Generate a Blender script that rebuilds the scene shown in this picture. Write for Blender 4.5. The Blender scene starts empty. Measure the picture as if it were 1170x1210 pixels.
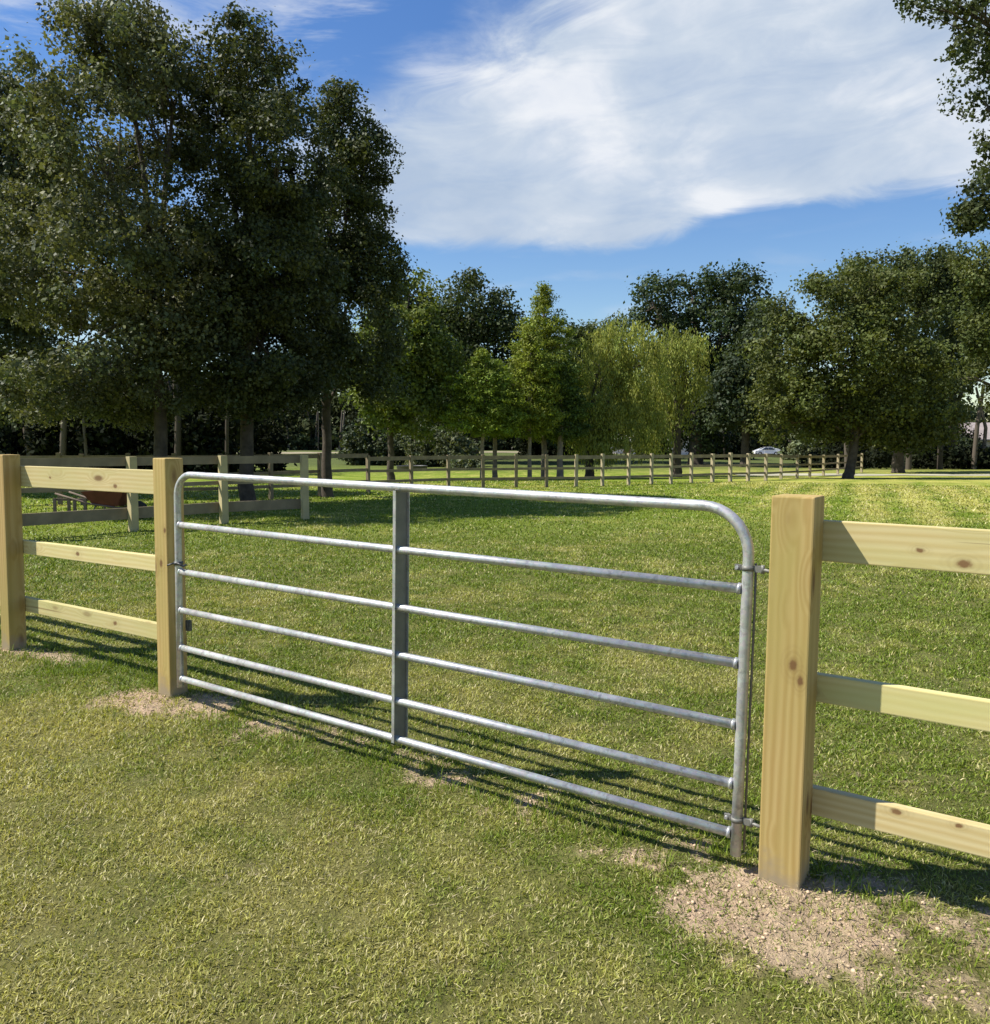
import bpy, bmesh, math, random
import numpy as np
from mathutils import Vector, Matrix
random.seed(7); rng = np.random.default_rng(11)
S = bpy.context.scene; COL = S.collection
R = math.radians

# ------------------------------------------------------------------ camera
CAM_H = 1.53; FPX = 982.44; PITCH = 0.0746; CX, CY = 585.0, 599.5
cam_d = bpy.data.cameras.new('camera'); cam = bpy.data.objects.new('camera', cam_d); COL.objects.link(cam)
cam.location = (0, 0, CAM_H); cam.rotation_euler = (math.pi/2 - PITCH, 0, 0)
cam_d.sensor_fit = 'VERTICAL'; cam_d.sensor_height = 36; cam_d.lens = 36*FPX/1210
cam_d.shift_y = -(605-CY)/1210
cam_d.clip_end = 3000; S.camera = cam
cp, sp = math.cos(PITCH), math.sin(PITCH)
def wz(py, y):
    b = (CY-py)/FPX; return CAM_H + y*(b*cp-sp)/(cp+b*sp)
def wx(px, py, y):
    b = (CY-py)/FPX; return (px-CX)/FPX*y/(cp+b*sp)

# ------------------------------------------------------------------ noise in numpy
def _hash(ix, iy, s):
    h = (ix.astype(np.int64)*374761393 + iy.astype(np.int64)*668265263 + s*1274126177) & 0xFFFFFFFF
    h = ((h ^ (h >> 13))*1274126177) & 0xFFFFFFFF
    return ((h ^ (h >> 16)) & 0xFFFF)/65535.0
def vnoise(x, y, s=0):
    ix = np.floor(x); iy = np.floor(y); fx = x-ix; fy = y-iy
    fx = fx*fx*(3-2*fx); fy = fy*fy*(3-2*fy)
    a = _hash(ix, iy, s); b = _hash(ix+1, iy, s); c = _hash(ix, iy+1, s); d = _hash(ix+1, iy+1, s)
    return (a*(1-fx)+b*fx)*(1-fy) + (c*(1-fx)+d*fx)*fy
def fbm(x, y, s=0, o=4):
    v = 0; a = .5; t = 0
    for i in range(o):
        v = v + a*vnoise(x, y, s+i); t += a; x = x*2.03+17.1; y = y*2.03+5.3; a *= .5
    return v/t
def sm(a, b, x):
    t = np.clip((x-a)/(b-a), 0, 1); return t*t*(3-2*t)

# ------------------------------------------------------------------ fence line frame
A = .5945
U = np.array([math.cos(A), -math.sin(A)]); B = np.array([math.sin(A), math.cos(A)]); G0 = np.array([.8487, 2.8297])
def FL(t, n): return G0 + t*U + n*B
def tn(x, y):
    dx = x-G0[0]; dy = y-G0[1]
    return dx*U[0]+dy*U[1], dx*B[0]+dy*B[1]
def ground(x, y):
    x = np.asarray(x, float); y = np.asarray(y, float)
    t, n = tn(x, y)
    z = .10*sm(.2, -4.6, t)*(1-sm(8, 14, y))
    z = z - .20*sm(34, 47, y) + .20*sm(60, 110, y) + .75*sm(60, 122, y)*(1-sm(0, 34, x))
    r = np.hypot(x, y)
    z = z + .012*(fbm(x*1.3, y*1.3, 3, 3)-.5)*(1-sm(20, 40, r)) + .012*(fbm(x*9, y*9, 9, 2)-.5)*(1-sm(6, 14, r)) + .020*(fbm(x*24, y*24, 19, 2)-.5)*(1-sm(3.5, 5.5, r))*np.exp(-((t-.3)/.9)**2-((n+.1)/.5)**2)
    # soil heaped at the gate posts
    for (pt, pn, h, rr) in ((.15, .06, .030, .34), (-3.28, .06, .02, .26), (-5.06, .06, .02, .26)):
        c = FL(pt, pn); z = z + h*np.exp(-((x-c[0])**2+(y-c[1])**2)/(rr*rr))
    return z
def gz(x, y): return float(ground(x, y))
def dirt(x, y):
    """0..1 bare soil"""
    t, n = tn(x, y)
    nz = fbm(x*3.1, y*3.1, 21, 4); nf = fbm(x*16, y*16, 31, 2)
    m = np.zeros_like(x)
    def blob(ct, cn, rt, rn, k=1.):
        return k*np.exp(-(((t-ct)/rt)**2+((n-cn)/rn)**2))
    m = np.maximum(m, blob(.18, -.14, .44, .30, 1.15))
    m = np.maximum(m, blob(.75, -.26, .36, .20, .60))
    m = np.maximum(m, blob(-.28, -.06, .30, .12, .75))
    m = np.maximum(m, blob(-3.32, -.12, .30, .20, 1.0))
    m = np.maximum(m, blob(-3.0, .06, .30, .16, .9))
    m = np.maximum(m, blob(-4.75, .10, .42, .13, .9))
    m = np.maximum(m, blob(-5.1, .0, .30, .16, .9))
    m = np.maximum(m, blob(1.1, .16, .9, .22, .80))
    m = np.maximum(m, .42*np.exp(-((n-.12)/.22)**2)*(t > -3.2)*(t < 0))
    m = m*.97 + (nz-.5)*1.0 + (nf-.5)*.6
    return sm(.34, .74, m)
def tint(x, y):
    """0 lush green .. 1 straw"""
    d = np.hypot(x, y); t, n = tn(x, y)
    v = fbm(x*.9+3, y*.9, 41, 4)*.58 + fbm(x*5.5, y*5.5, 51, 3)*.42
    v = v + .17*(1-sm(-.9, .2, n)) - .10*sm(10, 24, d)*(1-sm(3, 9, x-.15*y)) - .12*sm(0.5, 3, n)*(1-sm(16, 30, d)) 
    v = v - .16*(1-sm(-2.8, -1.0, x+.25*(4.-y)))*(1-sm(.0, .8, n))*sm(2.8, 3.7, y)
    # mown stripes on the right of the pasture
    st = np.sin((x*.83-y*.36)*2*math.pi/1.15)
    v = v + .14*st*sm(3, 6, x-.1*y)*sm(5.5, 8, y)*(1-sm(28, 40, y)) + .10*sm(3, 7, x-.1*y)*sm(5, 9, y)
    return np.clip((v-.36)/.34, 0, 1)*.9
GREEN = np.array([.155, .212, .021]); YEL = np.array([.40, .375, .095]); STRAW = np.array([.62, .55, .30])

# ------------------------------------------------------------------ node helpers
def new_mat(name):
    m = bpy.data.materials.new(name); m.use_nodes = True; nt = m.node_tree; nt.nodes.clear()
    out = nt.nodes.new('ShaderNodeOutputMaterial'); return m, nt, out
def N(nt, typ, **kw):
    n = nt.nodes.new(typ)
    for k, v in kw.items():
        if k in n.inputs.keys(): n.inputs[k].default_value = v
        else: setattr(n, k, v)
    return n
def math_n(nt, op, a, b=None, c=None, clamp=False):
    n = nt.nodes.new('ShaderNodeMath'); n.operation = op; n.use_clamp = clamp
    for i, v in enumerate((a, b, c)):
        if v is None: continue
        if isinstance(v, (int, float)): n.inputs[i].default_value = v
        else: nt.links.new(v, n.inputs[i])
    return n.outputs[0]
def ramp(nt, fac, stops, interp='LINEAR'):
    n = nt.nodes.new('ShaderNodeValToRGB'); n.color_ramp.interpolation = interp
    e = n.color_ramp.elements
    while len(e) < len(stops): e.new(.5)
    for i, (p, c) in enumerate(stops):
        e[i].position = p; e[i].color = (c, c, c, 1) if isinstance(c, (int, float)) else (*c, 1)
    nt.links.new(fac, n.inputs[0]); return n.outputs[0]
def mixc(nt, fac, a, b, mode='MIX'):
    n = nt.nodes.new('ShaderNodeMix'); n.data_type = 'RGBA'; n.blend_type = mode
    for sock, v in ((n.inputs[0], fac), (n.inputs[6], a), (n.inputs[7], b)):
        if isinstance(v, (int, float)): sock.default_value = v
        elif isinstance(v, tuple): sock.default_value = (*v, 1)
        else: nt.links.new(v, sock)
    return n.outputs[2]
def mapping(nt, vec, scale=(1, 1, 1), loc=(0, 0, 0), rot=(0, 0, 0)):
    n = nt.nodes.new('ShaderNodeMapping'); n.inputs['Scale'].default_value = scale; n.inputs['Location'].default_value = loc
    n.inputs['Rotation'].default_value = rot; nt.links.new(vec, n.inputs['Vector']); return n.outputs[0]
def noise(nt, vec, scale, detail=4, rough=.55, dist=0):
    n = nt.nodes.new('ShaderNodeTexNoise'); n.inputs['Scale'].default_value = scale; n.inputs['Detail'].default_value = detail
    n.inputs['Roughness'].default_value = rough; n.inputs['Distortion'].default_value = dist
    nt.links.new(vec, n.inputs['Vector']); return n.outputs['Fac']

def mat_plain(name, col, rough=.7, metal=0., var=.15, scale=6., bump=.1, bscale=40., spec=.3):
    m, nt, out = new_mat(name)
    tc = nt.nodes.new('ShaderNodeTexCoord'); b = nt.nodes.new('ShaderNodeBsdfPrincipled')
    f = noise(nt, tc.outputs['Object'], scale, 5)
    lo = tuple(c*(1-var) for c in col); hi = tuple(min(1, c*(1+var)) for c in col)
    nt.links.new(ramp(nt, f, [(.3, lo), (.7, hi)]), b.inputs['Base Color'])
    b.inputs['Roughness'].default_value = rough; b.inputs['Metallic'].default_value = metal
    b.inputs['Specular IOR Level'].default_value = spec
    if bump:
        bp = nt.nodes.new('ShaderNodeBump'); bp.inputs['Strength'].default_value = bump; bp.inputs['Distance'].default_value = .01
        nt.links.new(noise(nt, tc.outputs['Object'], bscale, 4), bp.inputs['Height']); nt.links.new(bp.outputs[0], b.inputs['Normal'])
    nt.links.new(b.outputs[0], out.inputs[0]); return m

def mat_wood(name, base, late, knot, weather=0., foot=0.):
    """grain runs along local X"""
    m, nt, out = new_mat(name)
    tc = nt.nodes.new('ShaderNodeTexCoord'); oi = nt.nodes.new('ShaderNodeObjectInfo')
    add = nt.nodes.new('ShaderNodeVectorMath'); add.operation = 'ADD'
    cmb = nt.nodes.new('ShaderNodeCombineXYZ')
    for i, k in enumerate((37., 11., 23.)):
        nt.links.new(math_n(nt, 'MULTIPLY', oi.outputs['Random'], k), cmb.inputs[i])
    nt.links.new(tc.outputs['Object'], add.inputs[0]); nt.links.new(cmb.outputs[0], add.inputs[1]); v = add.outputs[0]
    # knots: sparse voronoi cells drawn out along the grain
    kv = nt.nodes.new('ShaderNodeTexVoronoi'); kv.inputs['Scale'].default_value = 1.; kv.inputs['Randomness'].default_value = 1.
    nt.links.new(mapping(nt, v, (3.1, 8.5, 8.5)), kv.inputs['Vector'])
    kd = kv.outputs['Distance']
    kn = ramp(nt, kd, [(.10, 1.), (.20, 0.)])
    keep = ramp(nt, kv.outputs['Color'], [(.36, 0.), (.40, 1.)])
    kn = math_n(nt, 'MULTIPLY', kn, keep)
    halo = math_n(nt, 'MULTIPLY', ramp(nt, kd, [(.0, 1.), (.42, 0.)]), keep)
    # growth rings bent round the knots
    wav = nt.nodes.new('ShaderNodeTexWave'); wav.wave_type = 'RINGS'; wav.rings_direction = 'X'
    wav.inputs['Scale'].default_value = 8.; wav.inputs['Distortion'].default_value = 3.5; wav.inputs['Detail'].default_value = 2.5
    wav.inputs['Detail Scale'].default_value = .8; wav.inputs['Phase Offset'].default_value = 1.3
    mv = mapping(nt, v, (.28, 1.6, 1.6))
    wv = nt.nodes.new('ShaderNodeVectorMath'); wv.operation = 'ADD'; hv = nt.nodes.new('ShaderNodeCombineXYZ')
    hh = math_n(nt, 'MULTIPLY', halo, .10); nt.links.new(hh, hv.inputs[1]); nt.links.new(hh, hv.inputs[2])
    nt.links.new(mv, wv.inputs[0]); nt.links.new(hv.outputs[0], wv.inputs[1]); nt.links.new(wv.outputs[0], wav.inputs['Vector'])
    fib = noise(nt, mapping(nt, v, (2.5, 90, 90)), 1., 5, .6)
    big = noise(nt, mapping(nt, v, (1.1, 5, 5)), 1., 3)
    g = math_n(nt, 'ADD', math_n(nt, 'MULTIPLY', wav.outputs['Fac'], .42), math_n(nt, 'MULTIPLY', fib, .58))
    col = ramp(nt, g, [(.25, base), (.80, late)])
    col = mixc(nt, math_n(nt, 'MULTIPLY', ramp(nt, big, [(.35, 0.), (.7, 1.)]), .75), col, tuple(c*k for c, k in zip(base, (.72, .84, .62))))
    col = mixc(nt, math_n(nt, 'MULTIPLY', halo, .45), col, tuple(c*.72 for c in late))
    col = mixc(nt, math_n(nt, 'MULTIPLY', kn, .85), col, knot)
    chk = noise(nt, mapping(nt, v, (.9, 46, 46), (4, 0, 0)), 1., 2, .5)
    col = mixc(nt, math_n(nt, 'MULTIPLY', ramp(nt, chk, [(.70, 0.), (.735, 1.)]), .55), col, knot)
    tone = math_n(nt, 'ADD', .90, math_n(nt, 'MULTIPLY', oi.outputs['Random'], .18))
    hs = nt.nodes.new('ShaderNodeHueSaturation'); nt.links.new(tone, hs.inputs['Value']); nt.links.new(col, hs.inputs['Color'])
    col = hs.outputs[0]
    if weather:
        gr = noise(nt, mapping(nt, v, (1.5, 12, 12)), 1., 4)
        col = mixc(nt, math_n(nt, 'MULTIPLY', ramp(nt, gr, [(.3, .4), (.7, 1.)]), weather), col, (.20, .17, .13))
    # individual knots, given on the board itself in its own coordinates
    for kname, rad in (('knot_one', .013), ('knot_two', .010), ('knot_three', .007)):
        ka = nt.nodes.new('ShaderNodeAttribute'); ka.attribute_type = 'OBJECT'; ka.attribute_name = kname
        df = nt.nodes.new('ShaderNodeVectorMath'); df.operation = 'SUBTRACT'; nt.links.new(tc.outputs['Object'], df.inputs[0]); nt.links.new(ka.outputs['Vector'], df.inputs[1])
        ln = nt.nodes.new('ShaderNodeVectorMath'); ln.operation = 'LENGTH'; nt.links.new(mapping(nt, df.outputs[0], (.62, .5, 1.)), ln.inputs[0])
        dd = math_n(nt, 'DIVIDE', math_n(nt, 'ADD', ln.outputs['Value'], math_n(nt, 'MULTIPLY', math_n(nt, 'SUBTRACT', noise(nt, tc.outputs['Object'], 70, 3), .5), .010)), rad*4)
        rg = math_n(nt, 'SINE', math_n(nt, 'MULTIPLY', dd, 26.))
        col = mixc(nt, math_n(nt, 'MULTIPLY', ramp(nt, dd, [(.2, .55), (.95, 0.)]), math_n(nt, 'ADD', .55, math_n(nt, 'MULTIPLY', rg, .3))), col, tuple(c*.62 for c in late))
        col = mixc(nt, ramp(nt, dd, [(.17, .9), (.30, 0.)]), col, knot)
    if foot:      # soil splashed on the foot of a post
        sxx = nt.nodes.new('ShaderNodeSeparateXYZ'); nt.links.new(tc.outputs['Object'], sxx.inputs[0])
        hgt = math_n(nt, 'ADD', sxx.outputs[0], math_n(nt, 'MULTIPLY', noise(nt, tc.outputs['Object'], 14, 4), -.22))
        col = mixc(nt, math_n(nt, 'MULTIPLY', ramp(nt, hgt, [(.19, 1.), (.27, 0.)]), foot), col, (.27, .22, .16))
    b = nt.nodes.new('ShaderNodeBsdfPrincipled'); nt.links.new(col, b.inputs['Base Color'])
    b.inputs['Roughness'].default_value = .72; b.inputs['Specular IOR Level'].default_value = .25
    bp = nt.nodes.new('ShaderNodeBump'); bp.inputs['Strength'].default_value = .25; bp.inputs['Distance'].default_value = .001
    nt.links.new(math_n(nt, 'ADD', g, math_n(nt, 'MULTIPLY', fib, .6)), bp.inputs['Height']); nt.links.new(bp.outputs[0], b.inputs['Normal'])
    nt.links.new(b.outputs[0], out.inputs[0]); return m

def mat_attr(name, rough=.55, transl=.3, spec=.35, tcol=(1.25, 1.25, .55), gain=1.):
    """leaf / blade material reading the per-face colour"""
    m, nt, out = new_mat(name)
    at = nt.nodes.new('ShaderNodeAttribute'); at.attribute_name = 'col'
    b = nt.nodes.new('ShaderNodeBsdfPrincipled'); b.inputs['Roughness'].default_value = rough; b.inputs['Specular IOR Level'].default_value = spec
    nt.links.new(at.outputs['Color'], b.inputs['Base Color'])
    t = nt.nodes.new('ShaderNodeBsdfTranslucent'); nt.links.new(mixc(nt, 1., at.outputs['Color'], tcol, 'MULTIPLY'), t.inputs['Color'])
    mx = nt.nodes.new('ShaderNodeMixShader'); mx.inputs[0].default_value = transl
    nt.links.new(b.outputs[0], mx.inputs[1]); nt.links.new(t.outputs[0], mx.inputs[2]); nt.links.new(mx.outputs[0], out.inputs[0]); return m

M = {}
M['pine'] = mat_wood('treated_pine', (.64, .53, .28), (.54, .41, .18), (.17, .085, .035))
M['pine_post'] = mat_wood('treated_pine_post', (.49, .345, .145), (.37, .235, .080), (.15, .075, .03), 0., .75)
M['old_wood'] = mat_wood('weathered_wood', (.40, .34, .22), (.28, .23, .14), (.09, .06, .04), .55)
M['far_wood'] = mat_wood('grey_wood', (.36, .31, .21), (.24, .20, .13), (.09, .06, .04), .35)
M['bark'] = mat_plain('bark', (.070, .056, .042), .9, 0, .45, 5., .8, 14.)
M['pale_bark'] = mat_plain('pale_bark', (.22, .18, .14), .9, 0, .35, 5., .6, 14.)
M['leaf'] = mat_attr('leaf', .58, .26, .20)
M['dull_leaf'] = mat_attr('dull_leaf', .85, .15, .06)
M['grass'] = mat_attr('grass', .5, .30, .3, (1.2, 1.2, .6))
M['pine_far'] = mat_plain('sunlit_pine', (.43, .36, .19), .8, 0, .15, 3., .1, 30.)
M['tan_far'] = mat_plain('dull_pine', (.36, .30, .19), .85, 0, .2, 3., .1, 30.)
M['grey_far'] = mat_plain('aged_pine', (.22, .175, .11), .85, 0, .25, 3., .1, 30.)
M['rust'] = mat_plain('rusty_steel', (.20, .12, .07), .7, .5, .4, 60., .3, 200.)
M['dark_steel'] = mat_plain('dark_steel', (.10, .10, .10), .5, .7, .3, 60., .1, 200.)
M['zinc_and_shade'] = mat_plain('zinc_and_web_shade', (.185, .18, .16), .55, .3, .2, 12, .05, 60)  # grey zinc of the hinges; on the brace web its darkness is painted shade
def galv():
    m, nt, out = new_mat('galvanised_steel')
    tc = nt.nodes.new('ShaderNodeTexCoord'); b = nt.nodes.new('ShaderNodeBsdfPrincipled')
    vo = nt.nodes.new('ShaderNodeTexVoronoi'); vo.inputs['Scale'].default_value = 70; nt.links.new(tc.outputs['Object'], vo.inputs['Vector'])
    f = noise(nt, tc.outputs['Object'], 9, 5)
    c = mixc(nt, ramp(nt, f, [(.3, 0.), (.7, 1.)]), (.38, .38, .355), (.55, .55, .51))
    c = mixc(nt, .18, c, vo.outputs['Color'], 'OVERLAY')
    gr = noise(nt, tc.outputs['Object'], 38, 3)
    c = mixc(nt, math_n(nt, 'MULTIPLY', ramp(nt, gr, [(.56, 0.), (.70, 1.)]), .55), c, (.22, .19, .15))
    hs = nt.nodes.new('ShaderNodeHueSaturation'); hs.inputs['Saturation'].default_value = .35; nt.links.new(c, hs.inputs['Color'])
    nt.links.new(hs.outputs[0], b.inputs['Base Color'])
    b.inputs['Metallic'].default_value = .5
    nt.links.new(ramp(nt, f, [(.2, .34), (.8, .50)]), b.inputs['Roughness'])
    nt.links.new(b.outputs[0], out.inputs[0]); return m
M['galv'] = galv()

# ------------------------------------------------------------------ object helpers
def props(o, label=None, cat=None, group=None, kind=None):
    if label: o['label'] = label
    if cat: o['category'] = cat
    if group: o['group'] = group
    if kind: o['kind'] = kind
    return o
def link(name, me, mat, parent=None, loc=None, mtx=None):
    o = bpy.data.objects.new(name, me); COL.objects.link(o)
    if mat and not me.materials: me.materials.append(mat)
    if parent is not None: o.parent = parent
    if mtx is not None: o.matrix_basis = mtx
    if loc is not None: o.location = loc
    return o
def empty(name, loc, label, cat, group=None):
    o = bpy.data.objects.new(name, None); o.empty_display_size = .2; COL.objects.link(o); o.location = loc
    return props(o, label, cat, group)
def bm_mesh(bm, name, smooth=False):
    me = bpy.data.meshes.new(name); bm.to_mesh(me); bm.free()
    if smooth:
        me.polygons.foreach_set('use_smooth', [True]*len(me.polygons))
    return me
def box_mesh(name, L, w, h, bev=.004, skew=None):
    """box from x=0..L centred in y,z"""
    bm = bmesh.new(); bmesh.ops.create_cube(bm, size=1)
    for v in bm.verts: v.co = Vector(((v.co.x+.5)*L, v.co.y*w, v.co.z*h))
    if bev: bmesh.ops.bevel(bm, geom=list(bm.edges), offset=bev, segments=2, affect='EDGES', profile=.6)
    return bm_mesh(bm, name)
def add_box(bm, c, s, rot=None):
    r = bmesh.ops.create_cube(bm, size=1)
    for v in r['verts']:
        p = Vector((v.co.x*s[0], v.co.y*s[1], v.co.z*s[2]))
        if rot is not None: p = rot @ p
        v.co = p + Vector(c)
def frame_mtx(p, xdir, ydir):
    x = Vector(xdir).normalized(); y = Vector(ydir); z = x.cross(y).normalized(); y = z.cross(x)
    m = Matrix((x, y, z)).transposed().to_4x4(); m.translation = Vector(p); return m
def add_tube(bm, pts, rad, seg=12, cap=True):
    pts = [Vector(p) for p in pts]; n = len(pts)
    rad = [rad]*n if isinstance(rad, (int, float)) else rad
    rings = []; up = None
    for i, p in enumerate(pts):
        t = (pts[min(i+1, n-1)]-pts[max(i-1, 0)]).normalized()
        if up is None: up = t.orthogonal().normalized()
        up = (up - t*up.dot(t)).normalized(); s = t.cross(up)
        rings.append([bm.verts.new(p+(up*math.cos(2*math.pi*k/seg)+s*math.sin(2*math.pi*k/seg))*rad[i]) for k in range(seg)])
    for a, b in zip(rings, rings[1:]):
        for k in range(seg): bm.faces.new((a[k], a[(k+1) % seg], b[(k+1) % seg], b[k])).smooth = True
    if cap: bm.faces.new(rings[0][::-1]); bm.faces.new(rings[-1])
def mesh_np(name, V, F, cols=None, smooth=False):
    """V (n,3); F (m,k) constant k ; cols per vertex (n,3)"""
    me = bpy.data.meshes.new(name); k = F.shape[1]
    me.vertices.add(len(V)); me.vertices.foreach_set('co', V.astype(np.float32).ravel())
    me.loops.add(F.size); me.loops.foreach_set('vertex_index', F.astype(np.int32).ravel())
    me.polygons.add(len(F)); me.polygons.foreach_set('loop_start', np.arange(0, F.size, k, dtype=np.int32))
    me.polygons.foreach_set('loop_total', np.full(len(F), k, dtype=np.int32))
    if smooth: me.polygons.foreach_set('use_smooth', np.ones(len(F), dtype=bool))
    if cols is not None:
        a = me.color_attributes.new('col', 'FLOAT_COLOR', 'POINT')
        c = np.ones((len(V), 4), np.float32); c[:, :3] = cols; a.data.foreach_set('color', c.ravel())
    me.update(); return me

# ------------------------------------------------------------------ ground
def build_ground():
    n = 620
    t = np.linspace(-1, 1, n); k = 7.6
    g = np.sinh(k*t)/math.sinh(k)*520
    X, Y = np.meshgrid(g+.3, g+3.2); X = X.ravel(); Y = Y.ravel()
    Z = ground(X, Y)
    ti = tint(X, Y)[:, None]; d = dirt(X, Y)
    base = GREEN*(1-ti)+YEL*ti
    r = np.hypot(X, Y); near = (1-sm(9, 22, r))[:, None]
    soil = np.array([.165, .125, .072])*(1.-.2*vnoise(X*20, Y*20, 5)[:, None])
    thatch = np.array([.125, .112, .045])
    base = base*(1-near*.75)+thatch*near*.75
    far = sm(42, 75, Y)[:, None]; base = base*(1-far)+np.array([.085, .105, .030])*far  # far unmown grass, darkened with tree shade painted into its colour
    # bare shaded woodland floor and dull verge far away
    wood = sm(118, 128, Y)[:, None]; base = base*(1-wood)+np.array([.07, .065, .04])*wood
    col = base*(1-d[:, None])+np.array([.46, .34, .225])*d[:, None]
    idx = np.arange(n*n).reshape(n, n)
    F = np.stack([idx[:-1, :-1], idx[:-1, 1:], idx[1:, 1:], idx[1:, :-1]], -1).reshape(-1, 4)
    me = mesh_np('ground', np.stack([X, Y, Z], -1), F, col, True)
    m, nt, out = new_mat('ground')
    at = nt.nodes.new('ShaderNodeAttribute'); at.attribute_name = 'col'
    tc = nt.nodes.new('ShaderNodeTexCoord'); v = tc.outputs['Object']
    f1 = noise(nt, v, 55, 6, .7); f2 = noise(nt, v, 6.5, 5, .65); f3 = noise(nt, v, .55, 4)
    f4 = noise(nt, mapping(nt, v, (1, .35, 1)), 18, 4, .7)
    s = math_n(nt, 'ADD', math_n(nt, 'ADD', math_n(nt, 'MULTIPLY', f1, .9), math_n(nt, 'MULTIPLY', f2, .7)), math_n(nt, 'ADD', math_n(nt, 'MULTIPLY', f3, .5), math_n(nt, 'MULTIPLY', f4, .7)))
    s = ramp(nt, math_n(nt, 'DIVIDE', s, 2.8), [(.32, .40), (.68, 1.65)])
    c = mixc(nt, 1., at.outputs['Color'], s, 'MULTIPLY')
    hs = nt.nodes.new('ShaderNodeHueSaturation'); nt.links.new(c, hs.inputs['Color'])
    nt.links.new(math_n(nt, 'ADD', .475, math_n(nt, 'MULTIPLY', noise(nt, v, 2.3, 4), .05)), hs.inputs['Hue'])
    b = nt.nodes.new('ShaderNodeBsdfPrincipled'); nt.links.new(hs.outputs[0], b.inputs['Base Color'])
    b.inputs['Roughness'].default_value = .95; b.inputs['Specular IOR Level'].default_value = .1
    bp = nt.nodes.new('ShaderNodeBump'); bp.inputs['Strength'].default_value = .9; bp.inputs['Distance'].default_value = .03
    nt.links.new(math_n(nt, 'ADD', f1, math_n(nt, 'MULTIPLY', f4, 1.)), bp.inputs['Height']); nt.links.new(bp.outputs[0], b.inputs['Normal'])
    nt.links.new(b.outputs[0], out.inputs[0])
    o = link('ground', me, m); props(o, 'mown green and straw coloured pasture ground with bare soil by the posts', 'ground', kind='structure')
build_ground()

def blades(name, pos, length, width, col, label, cat, lean=(.25, 1.1), segs=2):
    n = len(pos)
    th = rng.uniform(0, 2*math.pi, n); ln = rng.uniform(lean[0], lean[1], n)
    dx = np.cos(th)*np.sin(ln); dy = np.sin(th)*np.sin(ln); dz = np.cos(ln)
    ph = rng.uniform(0, 2*math.pi, n); wx_ = np.cos(ph)*width/2; wy_ = np.sin(ph)*width/2
    p0 = pos
    p1 = pos + np.stack([dx, dy, dz], -1)*length[:, None]*.55
    bend = rng.uniform(.1, .9, n)
    d2 = np.stack([dx*(1+bend), dy*(1+bend), dz*(1-bend*.8)], -1)
    p2 = p1 + d2*length[:, None]*.45
    w = np.stack([wx_, wy_, np.zeros(n)], -1)
    V = np.stack([p0-w, p0+w, p1+w*.85, p1-w*.85, p2], 1).reshape(-1, 3)
    b = np.arange(n)*5
    # quads + tri as two degenerate-free triangle lists
    F = np.concatenate([np.stack([b, b+1, b+2], -1), np.stack([b, b+2, b+3], -1), np.stack([b+3, b+2, b+4], -1)])
    c = np.repeat(col, 5, axis=0)
    o = link(name, mesh_np(name, V, F, c), M['grass']); props(o, label, cat, kind='stuff'); return o

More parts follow.
